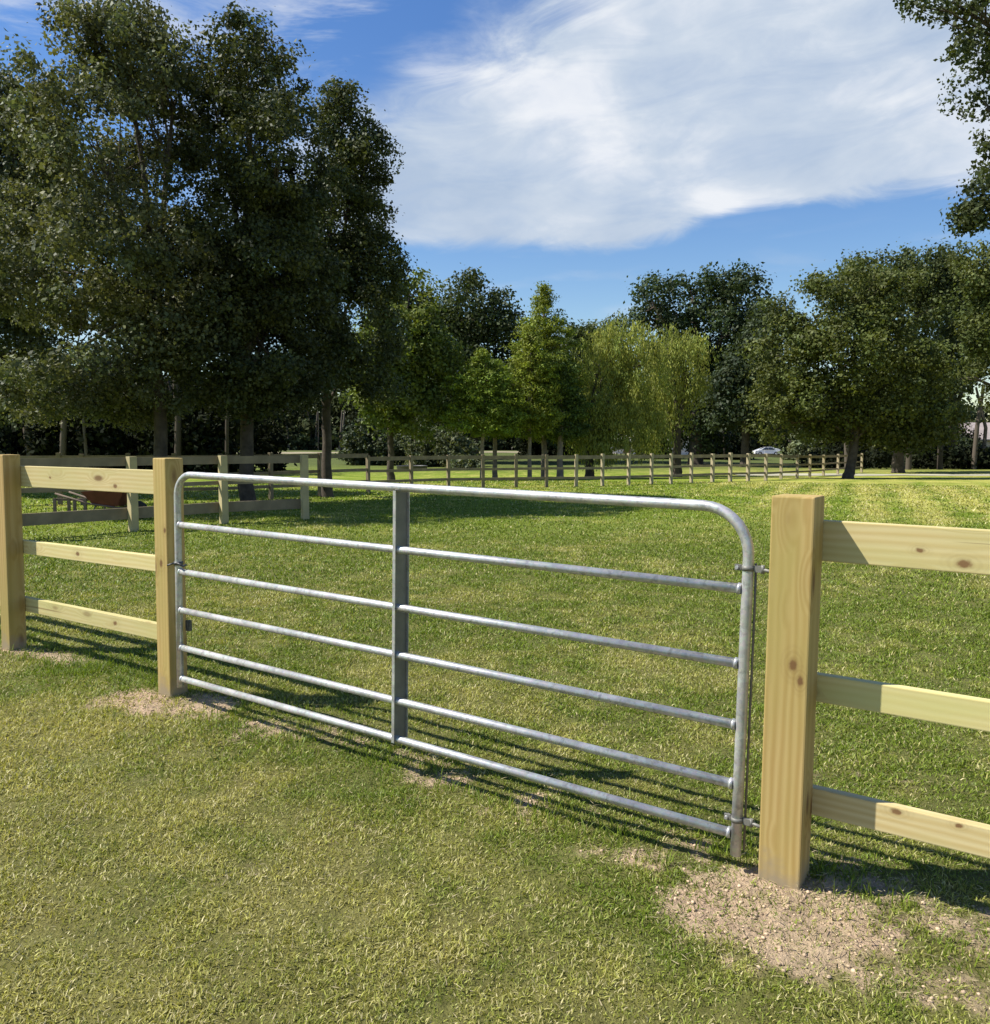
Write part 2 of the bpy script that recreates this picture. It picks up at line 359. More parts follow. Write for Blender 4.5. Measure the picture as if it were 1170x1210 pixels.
def build_grass():
    # sample positions with density falling off with distance, a little wider than the view
    def sample(r0, r1, dens):
        a0, a1 = R(-46), R(46)
        n = int(dens*(a1-a0)/2*(r1*r1-r0*r0))
        r = np.sqrt(rng.uniform(r0*r0, r1*r1, n)); a = rng.uniform(a0, a1, n)
        return r*np.sin(a), r*np.cos(a)
    P = []; Ls = []; Ws = []
    for r0, r1, dens, L, W in ((1.5, 2.6, 27000, .020, .0029), (2.6, 4, 21000, .022, .0031), (4, 6, 11500, .028, .0042), (6, 9, 5600, .033, .0055),
                               (9, 14, 1700, .042, .0085), (14, 22, 480, .05, .014), (22, 36, 150, .06, .024)):
        x, y = sample(r0, r1, dens)
        cl = fbm(x*7, y*7, 71, 3); keep = rng.uniform(0, 1, len(x)) < np.clip(.25+1.5*cl-.1, 0, 1)
        dd = dirt(x, y) if r0 < 9 else np.zeros_like(x)
        keep &= rng.uniform(0, 1, len(x)) > dd*.72
        x = x[keep]; y = y[keep]; cl = cl[keep]
        P.append(np.stack([x, y, ground(x, y)-.002], -1))
        Ls.append(L*rng.uniform(.5, 1.3, len(x))*(.35+1.25*cl)); Ws.append(W*1.15*rng.uniform(.7, 1.4, len(x)))
    pos = np.concatenate(P); L = np.concatenate(Ls); W = np.concatenate(Ws)
    x, y = pos[:, 0], pos[:, 1]; n = len(x)
    ti = tint(x, y); u = rng.uniform(0, 1, n)
    st = (u < .08+.46*ti)                        # dry blade
    v = rng.uniform(0, 1, n)[:, None]
    g = (GREEN*(1-ti[:, None])+YEL*ti[:, None])*(.50+1.0*v)
    s = (YEL*(1-v)+STRAW*v)*(.75+.4*rng.uniform(0, 1, n))[:, None]
    col = np.where(st[:, None], s, g)
    # taller tufts against the posts
    blades('grass', pos, L, W, col, 'short mown grass of mixed green and straw blades', 'grass')
    print('blades', n)
    # loose dry clippings lying on the lawn and on the bare soil
    x, y = sample(1.5, 6, 200); x2, y2 = sample(1.5, 7, 2400); k = rng.uniform(0, 1, len(x2)) < dirt(x2, y2)*.8
    x = np.concatenate([x, x2[k]]); y = np.concatenate([y, y2[k]]); n = len(x)
    th = rng.uniform(0, 2*math.pi, n); l = rng.uniform(.012, .036, n)
    z = ground(x, y)+rng.uniform(.004, .022, n)
    v = rng.uniform(.55, 1.15, n)[:, None]
    pos = np.stack([x, y, z], -1)
    blades('grass_clippings', pos, l, rng.uniform(.002, .004, n), np.array([.50, .42, .25])*v, 'dry straw coloured clippings strewn over lawn and bare soil', 'clippings', (1.25, 1.62))
    # ragged tufts left at the foot of the fence line
    t = rng.uniform(-6.5, 3.5, 9000); nn = rng.normal(.10, .13, 9000)
    k = (vnoise(t*6, nn*6, 81) > .45); t = t[k]; nn = nn[k]
    q = G0[None]+t[:, None]*U+nn[:, None]*B
    k = rng.uniform(0, 1, len(q)) > dirt(q[:, 0], q[:, 1])*.9; q = q[k]; n = len(q)
    pos = np.stack([q[:, 0], q[:, 1], ground(q[:, 0], q[:, 1])-.002], -1); v = rng.uniform(.6, 1.3, n)[:, None]
    blades('tall_grass', pos, rng.uniform(.04, .085, n), rng.uniform(.003, .005, n), GREEN*v*1.1, 'taller uncut grass along the foot of the fence', 'grass', (.1, .7))
build_grass()

def build_clods():
    bm = bmesh.new(); bmesh.ops.create_icosphere(bm, subdivisions=1, radius=1)
    bv = np.array([v.co[:] for v in bm.verts]); bf = np.array([[v.index for v in f.verts] for f in bm.faces]); bm.free()
    n = 11000
    t = rng.uniform(-6.2, 2.2, n*3); nn = rng.uniform(-1.0, .6, n*3); q = G0[None]+t[:, None]*U+nn[:, None]*B
    k = rng.uniform(0, 1, n*3) < dirt(q[:, 0], q[:, 1])*.8; q = q[k][:n]; n = len(q)
    s = np.exp(rng.normal(math.log(.0034), .55, n)); s = np.clip(s, .0018, .0075)
    V = bv[None]*(1+rng.uniform(-.35, .35, (n, len(bv), 1)))*s[:, None, None]*np.array([1, 1, .7])
    V = V+np.concatenate([q, (ground(q[:, 0], q[:, 1])+s*.25)[:, None]], 1)[:, None]
    F = (bf[None]+(np.arange(n)*len(bv))[:, None, None]).reshape(-1, 3)
    c = np.array([.47, .35, .235])*rng.uniform(.6, 1.35, (n, 1)); c = np.repeat(c, len(bv), 0)
    m, nt, out = new_mat('soil_clods'); at = nt.nodes.new('ShaderNodeAttribute'); at.attribute_name = 'col'
    b = nt.nodes.new('ShaderNodeBsdfPrincipled'); b.inputs['Roughness'].default_value = .95; b.inputs['Specular IOR Level'].default_value = .1
    nt.links.new(at.outputs['Color'], b.inputs['Base Color']); nt.links.new(b.outputs[0], out.inputs[0])
    o = link('soil_crumbs', mesh_np('soil_crumbs', V.reshape(-1, 3), F, c), m)
    props(o, 'tan crumbs of dug soil scattered round the feet of the posts', 'soil', kind='stuff')
build_clods()

# tracks
def ribbon(name, pts, width, col, label, lift=.02):
    bm = bmesh.new(); P = []
    pts = [Vector((*p, 0)) for p in pts]
    for a, b in zip(pts, pts[1:]):
        k = max(2, int((b-a).length/1.5))
        for i in range(k): P.append(a.lerp(b, i/k))
    P.append(pts[-1]); rows = []
    for i, p in enumerate(P):
        t = (P[min(i+1, len(P)-1)]-P[max(i-1, 0)]).normalized(); s = Vector((-t.y, t.x, 0))
        w = width*(1+.25*math.sin(i*.7)+.15*math.sin(i*1.9))
        row = []
        for k in (-.5, -.25, 0, .25, .5):
            q = p+s*w*k; row.append(bm.verts.new((q.x, q.y, gz(q.x, q.y)+lift)))
        rows.append(row)
    for a, b in zip(rows, rows[1:]):
        for k in range(4): bm.faces.new((a[k], a[k+1], b[k+1], b[k])).smooth = True
    bmesh.ops.recalc_face_normals(bm, faces=bm.faces)
    me = bm_mesh(bm, name, True)
    o = link(name, me, mat_plain(name, col, .95, 0, .3, .8, .3, 9., .1)); props(o, label, 'track', kind='structure')
ribbon('dirt_track', [(-70, 100), (-22, 104), (0, 108), (20, 116), (45, 124), (80, 122)], 7.0, (.27, .23, .15), 'pale dirt track running past the far trees')
ribbon('path', [(14, 49), (22, 48.5), (34, 47.5), (60, 44)], 3.2, (.36, .34, .25), 'pale worn path crossing the far side of the pasture at right')

# ------------------------------------------------------------------ near fences and gate
def post(parent, t, n, z0, top, w, lean=0., mat='pine_post', name='post', bury=.25):
    """n = front face; square post aligned with the fence line"""
    c0 = FL(t+w/2, n+w/2); c1 = FL(t+w/2+lean, n+w/2)
    p0 = Vector((c0[0], c0[1], z0-bury)); p1 = Vector((c1[0], c1[1], top))
    p0 = p0 - (p1-p0)*0.0
    me = box_mesh(name, (p1-p0).length, w, w, .006)
    m = frame_mtx(p0-parent.location, p1-p0, (-B[0], -B[1], 0))
    return link(name, me, M[mat], parent, mtx=m)
def board(parent, t0, t1, n, z0, z1, h, th=.038, mat='pine', name='rail'):
    """face at n (front), centre heights z0,z1 at the ends"""
    c0 = FL(t0, n+th/2); c1 = FL(t1, n+th/2)
    p0 = Vector((*c0, z0)); p1 = Vector((*c1, z1))
    me = box_mesh(name, (p1-p0).length, th, h, .004)
    m = frame_mtx(p0-parent.location, p1-p0, (B[0], B[1], 0))
    return link(name, me, M[mat], parent, mtx=m)
def nails(parent, t, n, z, mtx=None):
    pass

W = .14
# right-hand fence
fr = empty('board_fence', (*FL(.15, .06), 0), 'new yellow pine board fence with thick end post, right of the metal gate', 'fence')
D = post(fr, .0765, -.0089, .0, 1.362, W, .018)
D['knot_one'] = (1.05, .07, .022); D['knot_two'] = (1.0, .07, .046); D['knot_one'] = (1.05, .07, .022)
D['label'] = 'thick gate post with a knot, its foot stained grey by soil'
post(fr, 2.52, -.0089, -.02, 1.33, W)
nb = -.0089+W+.001
for zt, zb_ in ((1.277, 1.138), (.744, .648), (.341, .245)):
    b_ = board(fr, .0785, 2.66, nb, (zt+zb_)/2, (zt+zb_)/2-.030, zt-zb_)
    if zt > 1: b_['knot_one'] = (.575, -.019, -.040); b_['knot_three'] = (.45, -.019, -.008); b_['knot_two'] = (1.4, -.019, .02)
    elif zt < .5: b_['knot_one'] = (1.2, -.019, .01); b_['knot_two'] = (.41, -.019, .034); b_['knot_three'] = (.59, -.019, .036)
    else: b_['knot_one'] = (1.1, -.019, -.01); b_['knot_three'] = (.13, -.019, -.01); b_['knot_two'] = (.86, -.019, .02)
# left-hand fence
fl = empty('board_fence', (*FL(-3.27, .05), .08), 'new yellow pine board fence with two posts, left of the metal gate', 'fence')
Bp = post(fl, -3.350, -.0222, .085, 1.458, .116, .0174); Bp['knot_one'] = (1.03, .058, .0); Bp['knot_two'] = (1.22, .058, .04)
post(fl, -5.160, -.0222, .10, 1.466, .116, .02)
post(fl, -7.0, -.0222, .11, 1.475, .116, .0)
nl = -.0222+.116+.001
for z0, z1, h in ((1.322, 1.313, .142), (.820, .832, .093), (.424, .422, .098)):
    b_ = board(fl, -7.0, -3.315, nl, z0+.0, z1, h)
    b_['knot_one'] = (3.1 if z0 > 1 else 2.65 if z0 > .6 else 3.05, -.019, -.035 if z0 > 1 else .0); b_['knot_two'] = (.9, -.019, .01); b_['knot_three'] = (2.35 if z0 > 1 else 1.6, -.019, .0)

def build_gate():
    KK = .021; TL = .017
    L = 3.1668
    zb = .1662; H = 1.15
    root = empty('farm_gate', (*FL(-1.58, 0), .1), 'galvanised silver tube farm gate with six bars, closed between two pine posts', 'gate')
    o = root.location
    def g(t, z, n=0.):       # t -L..0
        q = FL(t+KK*z, n); return Vector((q[0], q[1], zb+z-t*TL))-Vector(o)
    r = .0190
    # hoop: both stiles and the top rail in one bent tube
    bm = bmesh.new(); rc = .165
    pts = [g(0, -.075), g(0, .3), g(0, .7), g(0, H-rc)]
    for i in range(1, 9):
        a = i/9*math.pi/2; pts.append(g(-rc+rc*math.cos(a), H-rc+rc*math.sin(a)))
    for t in (-.165, -.8, -1.6, -2.4, -L+.12): pts.append(g(t, H))
    r2 = .12
    for i in range(1, 9):
        a = i/9*math.pi/2; pts.append(g(-L+r2-r2*math.sin(a), H-r2+r2*math.cos(a)))
    pts += [g(-L, H-r2), g(-L, .5), g(-L, -.05)]
    add_tube(bm, pts, r, 20)
    fr_ = link('frame', bm_mesh(bm, 'frame', False), M['galv'], root)
    hs = [.0, .178, .391, .609, .871]
    for h in hs:
        bm = bmesh.new(); add_tube(bm, [g(-L+.018, h), g(-1.6, h), g(-.018, h)], r*.90, 16)
        link('bar', bm_mesh(bm, 'bar'), M['galv'], root)
        # weld collars
        for t0, t1 in ((-L+.018, -L+.030), (-.030, -.018)):
            bm = bmesh.new(); add_tube(bm, [g(t0, h), g((t0+t1)/2, h), g(t1, h)], [r*1.10, r*1.06, r*.93], 14)
            link('weld', bm_mesh(bm, 'weld'), M['galv'], root)
    # middle upright: folded steel channel, open to the right, bars pass through it
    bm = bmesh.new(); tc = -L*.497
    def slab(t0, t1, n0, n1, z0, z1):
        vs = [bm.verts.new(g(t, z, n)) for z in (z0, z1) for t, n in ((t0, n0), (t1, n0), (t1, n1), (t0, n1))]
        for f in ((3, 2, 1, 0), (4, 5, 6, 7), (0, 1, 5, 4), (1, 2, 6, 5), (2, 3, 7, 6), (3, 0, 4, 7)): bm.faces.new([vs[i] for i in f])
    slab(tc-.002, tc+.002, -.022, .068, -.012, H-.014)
    bmesh.ops.recalc_face_normals(bm, faces=bm.faces); bz = link('brace', bm_mesh(bm, 'brace'), M['zinc_and_shade'], root); bm = bmesh.new()  # web darker than its flanges: shade painted into the steel colour
    slab(tc-.002, tc+.013, -.026, -.0222, -.012, H-.014)
    slab(tc-.002, tc+.013, .0682, .072, -.012, H-.014)
    bmesh.ops.recalc_face_normals(bm, faces=bm.faces)
    link('flange', bm_mesh(bm, 'flange'), M['galv'], bz)
    # hinges on the right stile: clamp collar, bolt and eye
    for hz in (.945, .055):
        bm = bmesh.new()
        add_tube(bm, [g(0, hz-.008), g(0, hz+.008)], r+.003, 18)
        add_box(bm, g(-.034, hz), (.022, .010, .020), Matrix.Rotation(-A, 3, 'Z'))
        add_box(bm, g(.034, hz), (.024, .012, .022), Matrix.Rotation(-A, 3, 'Z'))
        h_ = link('hinge', bm_mesh(bm, 'hinge'), M['zinc_and_shade'], root)
        bm = bmesh.new(); add_tube(bm, [g(-.036, hz, -.014), g(-.036, hz, .018)], .006, 8); link('bolt', bm_mesh(bm, 'bolt'), M['galv'], h_)
        bm = bmesh.new(); add_tube(bm, [g(.050, hz-.014), g(.050, hz), g(.050, hz+.014)], .007, 10)
        add_tube(bm, [g(.050, hz), g(.070, hz-.004), g(.098, hz-.006)], .006, 10)
        link('hinge_pin', bm_mesh(bm, 'hinge_pin'), M['zinc_and_shade'], h_)
    # slim rod that follows the hinge stile
    bm = bmesh.new(); add_tube(bm, [g(.020, H-.19, .022), g(.022, H-.34, .022), g(.022, .5, .022), g(.022, -.06, .022)], .0045, 8)
    link('hinge_rod', bm_mesh(bm, 'hinge_rod'), M['zinc_and_shade'], root)
    # latch loop and lug on the left stile
    bm = bmesh.new(); hz = .655
    add_tube(bm, [g(-L, hz-.010), g(-L, hz+.010)], r+.006, 16)
    add_tube(bm, [g(-L+.016, hz+.004, -.02), g(-L+.045, hz+.002, -.028), g(-L+.062, hz-.010, -.015), g(-L+.055, hz-.006, .01)], .006, 8)
    add_tube(bm, [g(-L-.02, hz, -.012), g(-L-.035, hz-.008, -.03), g(-L-.05, hz-.014, -.036)], .005, 8)
    link('latch', bm_mesh(bm, 'latch'), M['dark_steel'], root)
    bm = bmesh.new(); add_box(bm, g(-L+.035, .30, .035), (.035, .02, .06), Matrix.Rotation(-A, 3, 'Z')); bmesh.ops.bevel(bm, geom=list(bm.edges), offset=.002, segments=1, affect='EDGES')
    link('latch_plate', bm_mesh(bm, 'latch_plate'), M['dark_steel'], root)
build_gate()

# ------------------------------------------------------------------ fences further off
def span_board(parent, a, b, za, zb_, h, th, off=0., mat='grey_far', name='rail'):
    p0 = Vector((a[0], a[1], za)); p1 = Vector((b[0], b[1], zb_)); d = p1-p0
    nrm = Vector((-d.y, d.x, 0)).normalized()
    me = box_mesh(name, d.length, th, h, .0)
    return link(name, me, M[mat], parent, mtx=frame_mtx(p0+nrm*off-parent.location, d, nrm))
def plain_post(parent, p, z0, z1, w, ang, mat='far_wood', name='post'):
    me = box_mesh(name, z1-z0+.15, w, w, .005)
    d = Vector((math.cos(ang), math.sin(ang), 0))
    return link(name, me, M[mat], parent, mtx=frame_mtx(Vector((p[0], p[1], z0-.15))-parent.location, (0, 0, 1), d))
def gd(py, z=0.):
    b = (CY-py)/FPX; return (z-CAM_H)/((b*cp-sp)/(cp+b*sp))
def far_fence():
    ctrl = [(-60, 20.5), (11, 21.), (261, 22.3), (320, 23.5), (378, 25), (435, 27.2), (530, 29.5), (681, 30.6), (793, 33.), (905, 36.6), (942, 42), (973, 47), (1018, 53)]
    pxs = [-40, 11, 70, 97, 152, 206, 261, 320, 378, 435, 486, 530, 571, 610, 646, 681, 712, 743, 770, 793, 817, 842, 863, 884, 905, 923, 942, 957, 973, 990, 1018]
    P = []
    for px in pxs:
        d = float(np.interp(px, [c[0] for c in ctrl], [c[1] for c in ctrl])); P.append((wx(px, 560, d), d))
    root = empty('pasture_fence', (P[12][0], P[12][1], 0), 'long weathered wooden post and rail fence along the far edge of the pasture', 'fence')
    H = 1.15
    for i, p in enumerate(P):
        z = gz(*p)
        ang = math.atan2(P[min(i+1, len(P)-1)][1]-P[max(0, i-1)][1], P[min(i+1, len(P)-1)][0]-P[max(0, i-1)][0])
        hh = H+.05+random.uniform(-.02, .03)+(.12 if i <= 8 else 0)
        plain_post(root, p, z, z+hh, .105+(.02 if i > 20 else 0), ang, 'grey_far' if i < 15 else 'tan_far')
    for i, (a, b) in enumerate(zip(P, P[1:])):
        za, zb_ = gz(*a), gz(*b); k = .1 if i <= 8 else 0
        for h, hh in ((1.09, .13), (.68, .09), (.33, .09)):
            span_board(root, a, b, za+h*(1+k)+random.uniform(-.01, .01), zb_+h*(1+k)+random.uniform(-.01, .01), hh, .04, .0)
far_fence()
def corral():
    P = [(-10.2, 12.0), (wx(15, 630, 13.2), 13.2), (-6.42, 14.7), (-5.3, 16.2), (-3.92, 17.1)]
    root = empty('paddock_fence', (P[2][0], P[2][1], 0), 'shorter wooden paddock fence with a wide low board, behind the left pine fence', 'fence')
    for i, p in enumerate(P):
        q = P[min(i+1, len(P)-1)]; r_ = P[max(i-1, 0)]
        plain_post(root, p, gz(*p), gz(*p)+1.33, .135, math.atan2(q[1]-r_[1], q[0]-r_[0]), 'pine_far')
    for a, b in zip(P, P[1:]):
        za, zb_ = gz(*a), gz(*b)
        span_board(root, a, b, za+1.24, zb_+1.24, .15, .04, .09, 'grey_far')
        span_board(root, a, b, za+.80, zb_+.80, .075, .04, .09, 'grey_far')
        span_board(root, a, b, za+.32, zb_+.32, .20, .05, .095, 'grey_far')
corral()

# ------------------------------------------------------------------ trees
def tube_np(pts, rads, seg=7):
    pts = np.array(pts, float); n = len(pts); V = []; F = []
    up = np.array([.3, .9, .1])
    for i in range(n):
        t = pts[min(i+1, n-1)]-pts[max(i-1, 0)]; t /= np.linalg.norm(t)+1e-9
        up = up-t*up.dot(t); 
        if np.linalg.norm(up) < 1e-3: up = np.cross(t, [1, 0, 0])
        up /= np.linalg.norm(up); s = np.cross(t, up); a = np.arange(seg)*2*math.pi/seg
        V.append(pts[i]+(np.cos(a)[:, None]*up+np.sin(a)[:, None]*s)*rads[i])
    for i in range(n-1):
        for k in range(seg): F.append((i*seg+k, i*seg+(k+1) % seg, (i+1)*seg+(k+1) % seg, (i+1)*seg+k))
    return np.concatenate(V), np.array(F)
def leaf_cloud(C, per, rc, size, col, droop=0., flat=.8, upb=.4, clvar=.25, lvar=.25, asp=.70):
    """C clump centres (n,3)"""
    n = len(C); cnt = np.maximum(3, rng.poisson(per, n)); idx = np.repeat(np.arange(n), cnt); m = len(idx)
    rr = rc*rng.uniform(.6, 1.35, n)
    dr = rng.normal(0, 1, (m, 3)); dr /= np.linalg.norm(dr, axis=1)[:, None]
    off = dr*(rng.uniform(.25, 1, m)**.6*rr[idx])[:, None]*np.array([1, 1, flat])*(1+.35*rng.normal(0, 1, (m, 1))*(rng.uniform(0, 1, (m, 1)) < .3))
    if droop:
        off[:, 0:2] *= .55; off[:, 2] = -np.abs(rng.uniform(0, 1, m))*droop*rr[idx]*2
    P = C[idx]+off
    nr = rng.normal(0, .62, (m, 3))+dr*.9; nr[:, 2] += upb; nr /= np.linalg.norm(nr, axis=1)[:, None]
    a = np.cross(nr, rng.normal(0, 1, (m, 3))); 
    if droop: a[:, 2] -= 2.2*np.sign(a[:, 2]+1e-6)*-1; a[:, 2] = -np.abs(a[:, 2])
    a /= np.linalg.norm(a, axis=1)[:, None]; b = np.cross(nr, a); b /= np.linalg.norm(b, axis=1)[:, None]
    s = size*rng.uniform(.55, 1.4, m)[:, None]
    fold = nr*s*.12
    V = np.stack([P-a*s*.5, P+b*s*.5*asp-fold, P+a*s*.5, P-b*s*.5*asp-fold], 1).reshape(-1, 3)
    F = (np.arange(m)*4)[:, None]+np.array([0, 1, 2, 3])
    k = (1+clvar*rng.uniform(-1, 1, n))[idx]*(1+lvar*rng.uniform(-1, 1, m))
    hue = (rng.uniform(-1, 1, n)[idx]*.7+rng.uniform(-1, 1, m)*.3)[:, None]*np.array([.16, .04, -.10])
    c = np.clip(np.array(col)*(1+hue)*k[:, None], .003, .9)
    return V, F, np.repeat(c, 4, 0)
def crown_points(lobes, n, shell=.55, gap=0., seed=0):
    """lobes: (x,y,z,rx,ry,rz) ; returns clump centres biased to the outside, with ragged edges"""
    vol = np.array([(l[3]*l[4]*l[5])**.75 for l in lobes]); w = vol/vol.sum(); out = []; own = []
    for i, l in enumerate(lobes):
        m = max(int(n*.02)+4, int(n*w[i]))
        d = rng.normal(0, 1, (m, 3)); d /= np.linalg.norm(d, axis=1)[:, None]
        r = rng.uniform(0, 1, m)**(1/3*(1-shell)+.0001)*rng.uniform(.82, 1.10, m)
        # ragged outline
        az = np.arctan2(d[:, 1], d[:, 0])*2.2; ez = d[:, 2]*3.2
        r *= .80+.38*vnoise(az+10+seed*3.1+i*7, ez+10, 91+seed)
        P = np.array(l[:3])+d*r[:, None]*np.array(l[3:6]); out.append(P); own += [i]*m
    P = np.concatenate(out); own = np.array(own)
    if gap:
        q = vnoise(P[:, 0]*.75+seed, P[:, 2]*.75, 95)*.5+vnoise(P[:, 1]*.8, P[:, 2]*.8+seed, 97)*.5
        keep = q > np.quantile(q, gap); P = P[keep]; own = own[keep]
    return P, own
def tree(name, label, px, d, lobes, n, per, rc, size, col, tr=.2, group=None, bark='bark', droop=0., gap=.1, shell=.5, flat=.8,
         trunk_top=None, xy=None, lean=0., asp=.70, fork=.35, limb_n=7, upb=.4, clvar=.28, branchy=True, depk=1., limbk=1.):
    x0, y0 = xy if xy else (wx(px, 540, d), d)
    zg = gz(x0, y0)
    LB = []
    for l in lobes:
        lx, ly, rx, ry = l[:4]; dd = l[4] if len(l) > 4 else 0.; y = y0+dd
        k = y/FPX
        rdep = l[5] if len(l) > 5 else (rx+ry)/2*k*depk
        LB.append((wx(lx, ly, y), y, wz(ly, y), rx*k, rdep, ry*k))
    root = empty(name, (x0, y0, zg), label, 'tree', group); o = np.array([x0, y0, zg])
    P, own = crown_points(LB, n, shell, gap, seed=int(abs(px)) % 17)
    P[:, 2] = np.maximum(P[:, 2], zg+.35)
    V, F, c = leaf_cloud(P, per, rc, size, col, droop, flat, asp=asp, upb=upb, clvar=clvar)
    link('crown', mesh_np('crown', V-o, F, c), M['leaf'], root)
    # trunk and limbs
    TV = []; TF = []; nv = 0
    def add(pts, rads, seg):
        nonlocal nv
        v, f = tube_np(pts, rads, seg); TV.append(v-o); TF.append(f+nv); nv += len(v)
    ztop = max(l[2] for l in LB); cen = np.mean([l[:3] for l in LB], 0)
    zf = zg+(ztop-zg)*fork
    steps = 7; pts = []; rads = []
    for i in range(steps+1):
        u = i/steps; j = 0 if i == 0 else .05*(ztop-zg)*.12
        pts.append((x0+lean*u+rng.normal(0, 1)*j*.5, y0+rng.normal(0, 1)*j*.5, zg-.1+(zf-zg+.1)*u))
        rads.append(tr*(1.35 if i == 0 else 1.08 if i == 1 else 1-.25*u))
    pts.insert(1, (x0, y0, zg+.18)); rads.insert(1, tr*1.12)
    add(pts, rads, 12)
    tip = np.array(pts[-1])
    for i, l in enumerate(LB):
        c_ = np.array(l[:3]); st = np.array(pts[-1 - (i % 3)]); 
        mid = st*.55+c_*.45; mid[2] += .10*np.linalg.norm(c_-st); mid += rng.normal(0, .12, 3)*l[3]*.4
        ra = tr*(.62 if i < 3 else .42)*limbk
        add([st, st*.75+mid*.25+rng.normal(0, .05, 3), mid, mid*.4+c_*.6, c_], [ra, ra*.85, ra*.62, ra*.45, ra*.28], 7)
        if branchy:
            q = P[own == i]
            if len(q):
                for p in q[rng.integers(0, len(q), limb_n)]:
                    u = rng.uniform(.3, 1); s_ = mid*(1-u)+c_*u
                    add([s_, s_*.5+p*.5+rng.normal(0, .08, 3)*l[3]*.3, p], [ra*.30, ra*.18, ra*.05], 5)
    link('trunk', mesh_np('trunk', np.concatenate(TV), np.concatenate(TF), None, True), M[bark], root)
    return root

OAK = (.050, .066, .022); OAK2 = (.070, .088, .030); LIME = (.165, .215, .028); WIL = (.25, .275, .062); DARK = (.030, .042, .016)
g1 = 'large dark oaks standing behind the paddock'
tree('oak_tree', 'tallest dark oak with a straight trunk rising behind the left end of the metal gate', 190, 19.8,
     [(145, 62, 55, 58, 0), (205, 120, 70, 75, .5), (130, 190, 85, 75, -1), (70, 320, 85, 85, .5), (175, 290, 85, 85, -1), (240, 350, 60, 75, 1), (80, 420, 95, 62, -1), (200, 440, 75, 45, 0), (60, 465, 75, 30, 0), (150, 480, 50, 22, .5), (205, 395, 50, 45, -.5), (112, 160, 42, 48, 0)],
     1650, 100, .38, .092, (.108, .118, .056), .17, g1, gap=.247, fork=.45, depk=2.0, clvar=.4)
tree('oak_tree', 'dark oak whose trunk stands second from the left behind the metal gate', 292, 21.0,
     [(300, 100, 55, 55, 0), (265, 165, 62, 58, 1.), (330, 195, 65, 62, -1), (295, 290, 78, 72, .5), (340, 330, 62, 65, 0), (270, 400, 60, 55, -1), (325, 430, 70, 48, 0), (300, 470, 50, 24, 0), (312, 395, 48, 45, .5)],
     1350, 100, .38, .094, (.062, .074, .030), .18, g1, gap=.245, fork=.42, depk=2.0, clvar=.4)
tree('oak_tree', 'dark oak with a ragged peaked crown, rightmost of the three large oaks', 386, 24.5,
     [(402, 140, 26, 42, 0), (420, 195, 42, 46, 0), (395, 270, 65, 60, .5), (440, 315, 42, 50, 0), (390, 370, 70, 60, -1), (430, 410, 48, 50, 1), (405, 460, 65, 38, 0)],
     1000, 92, .40, .098, (.070, .084, .032), .15, g1, gap=.24, fork=.35, depk=1.1, clvar=.35)
tree('oak_tree', 'broad dark oak cut off by the left edge of the picture', -45, 26.0,
     [(30, 160, 55, 60, 0), (60, 235, 60, 60, .5), (-60, 150, 85, 90, 0), (-10, 290, 80, 90, -1), (-90, 300, 90, 100, 0), (10, 420, 80, 60, 0), (-70, 430, 80, 60, 0), (20, 470, 60, 24, 0)],
     1250, 90, .44, .112, (.085, .096, .044), .2, g1, gap=.12)
tree('shade_tree', 'yellowish green tree peeping out right of the large oaks', 462, 38.0,
     [(485, 345, 34, 38, 0), (470, 400, 45, 50, 0), (500, 430, 40, 45, 1), (455, 460, 45, 45, 0), (495, 490, 35, 28, 0)], 420, 80, .60, .17, (.12, .15, .03), .16)
tree('oak_tree', 'round topped dark tree standing behind the small cypress trees', 560, 74.0,
     [(560, 370, 48, 42, 0), (530, 400, 42, 45, 2), (590, 405, 36, 48, 0), (560, 450, 60, 50, 0), (520, 480, 45, 40, 0), (600, 480, 40, 40, 0)], 420, 85, 1.25, .30, OAK, .45, gap=.05)
g2 = 'young cypress trees behind the pasture fence'
def cyp(px, d, ytop, ybot, wmax, label, n=260, col=LIME, tr=.10):
    lobes = []; k = 8
    for i in range(k):
        u = i/(k-1); y = ytop+(ybot-ytop)*(.10+.80*u); w = wmax*(.26+.74*u**.6)*(1 if u < .95 else .9)
        lobes.append((px+random.uniform(-.12, .12)*w, y, w, (ybot-ytop)*.15, random.uniform(-.2, .2)))
    lobes.append((px, ytop+4, wmax*.07, (ybot-ytop)*.09, 0))
    tree('cypress_tree', label, px, d, lobes, int(n*1.7), 44, .34, .12, col, tr, g2, 'pale_bark', gap=.05, flat=.5, fork=.55, shell=.2, asp=.5, limb_n=3)
cyp(570, 37.5, 418, 512, 56, 'short bright green cypress tree with a thin trunk, leftmost of the cypresses', 330)
cyp(585, 40, 430, 514, 40, 'small cypress tree with slightly darker leaves just right of the leftmost cypress', 260, (.13, .175, .030), .12)
cyp(626, 39, 390, 512, 46, 'slender yellow green cypress tree left of the tallest cypress', 300, (.18, .215, .028), .10)
cyp(643, 41, 345, 516, 60, 'tallest cypress tree with a pointed yellow green top', 560, (.17, .205, .028), .15)
cyp(662, 40, 420, 516, 36, 'cypress tree with a dull green crown, rightmost of the cypresses', 280, (.085, .125, .028), .16)
g3 = 'drooping pale green willows beyond the fence'
tree('willow_tree', 'pale green willow with long drooping branches right of the cypresses', 697, 42.,
     [(735, 400, 40, 32, 0), (710, 425, 30, 36, 0), (755, 425, 38, 40, 0), (725, 465, 50, 34, 0), (700, 492, 34, 28, 0), (750, 495, 46, 30, 0), (722, 508, 40, 22, -1), (705, 520, 30, 14, 0)],
     800, 48, .60, .16, WIL, .22, g3, droop=.9, gap=.10, asp=.30)
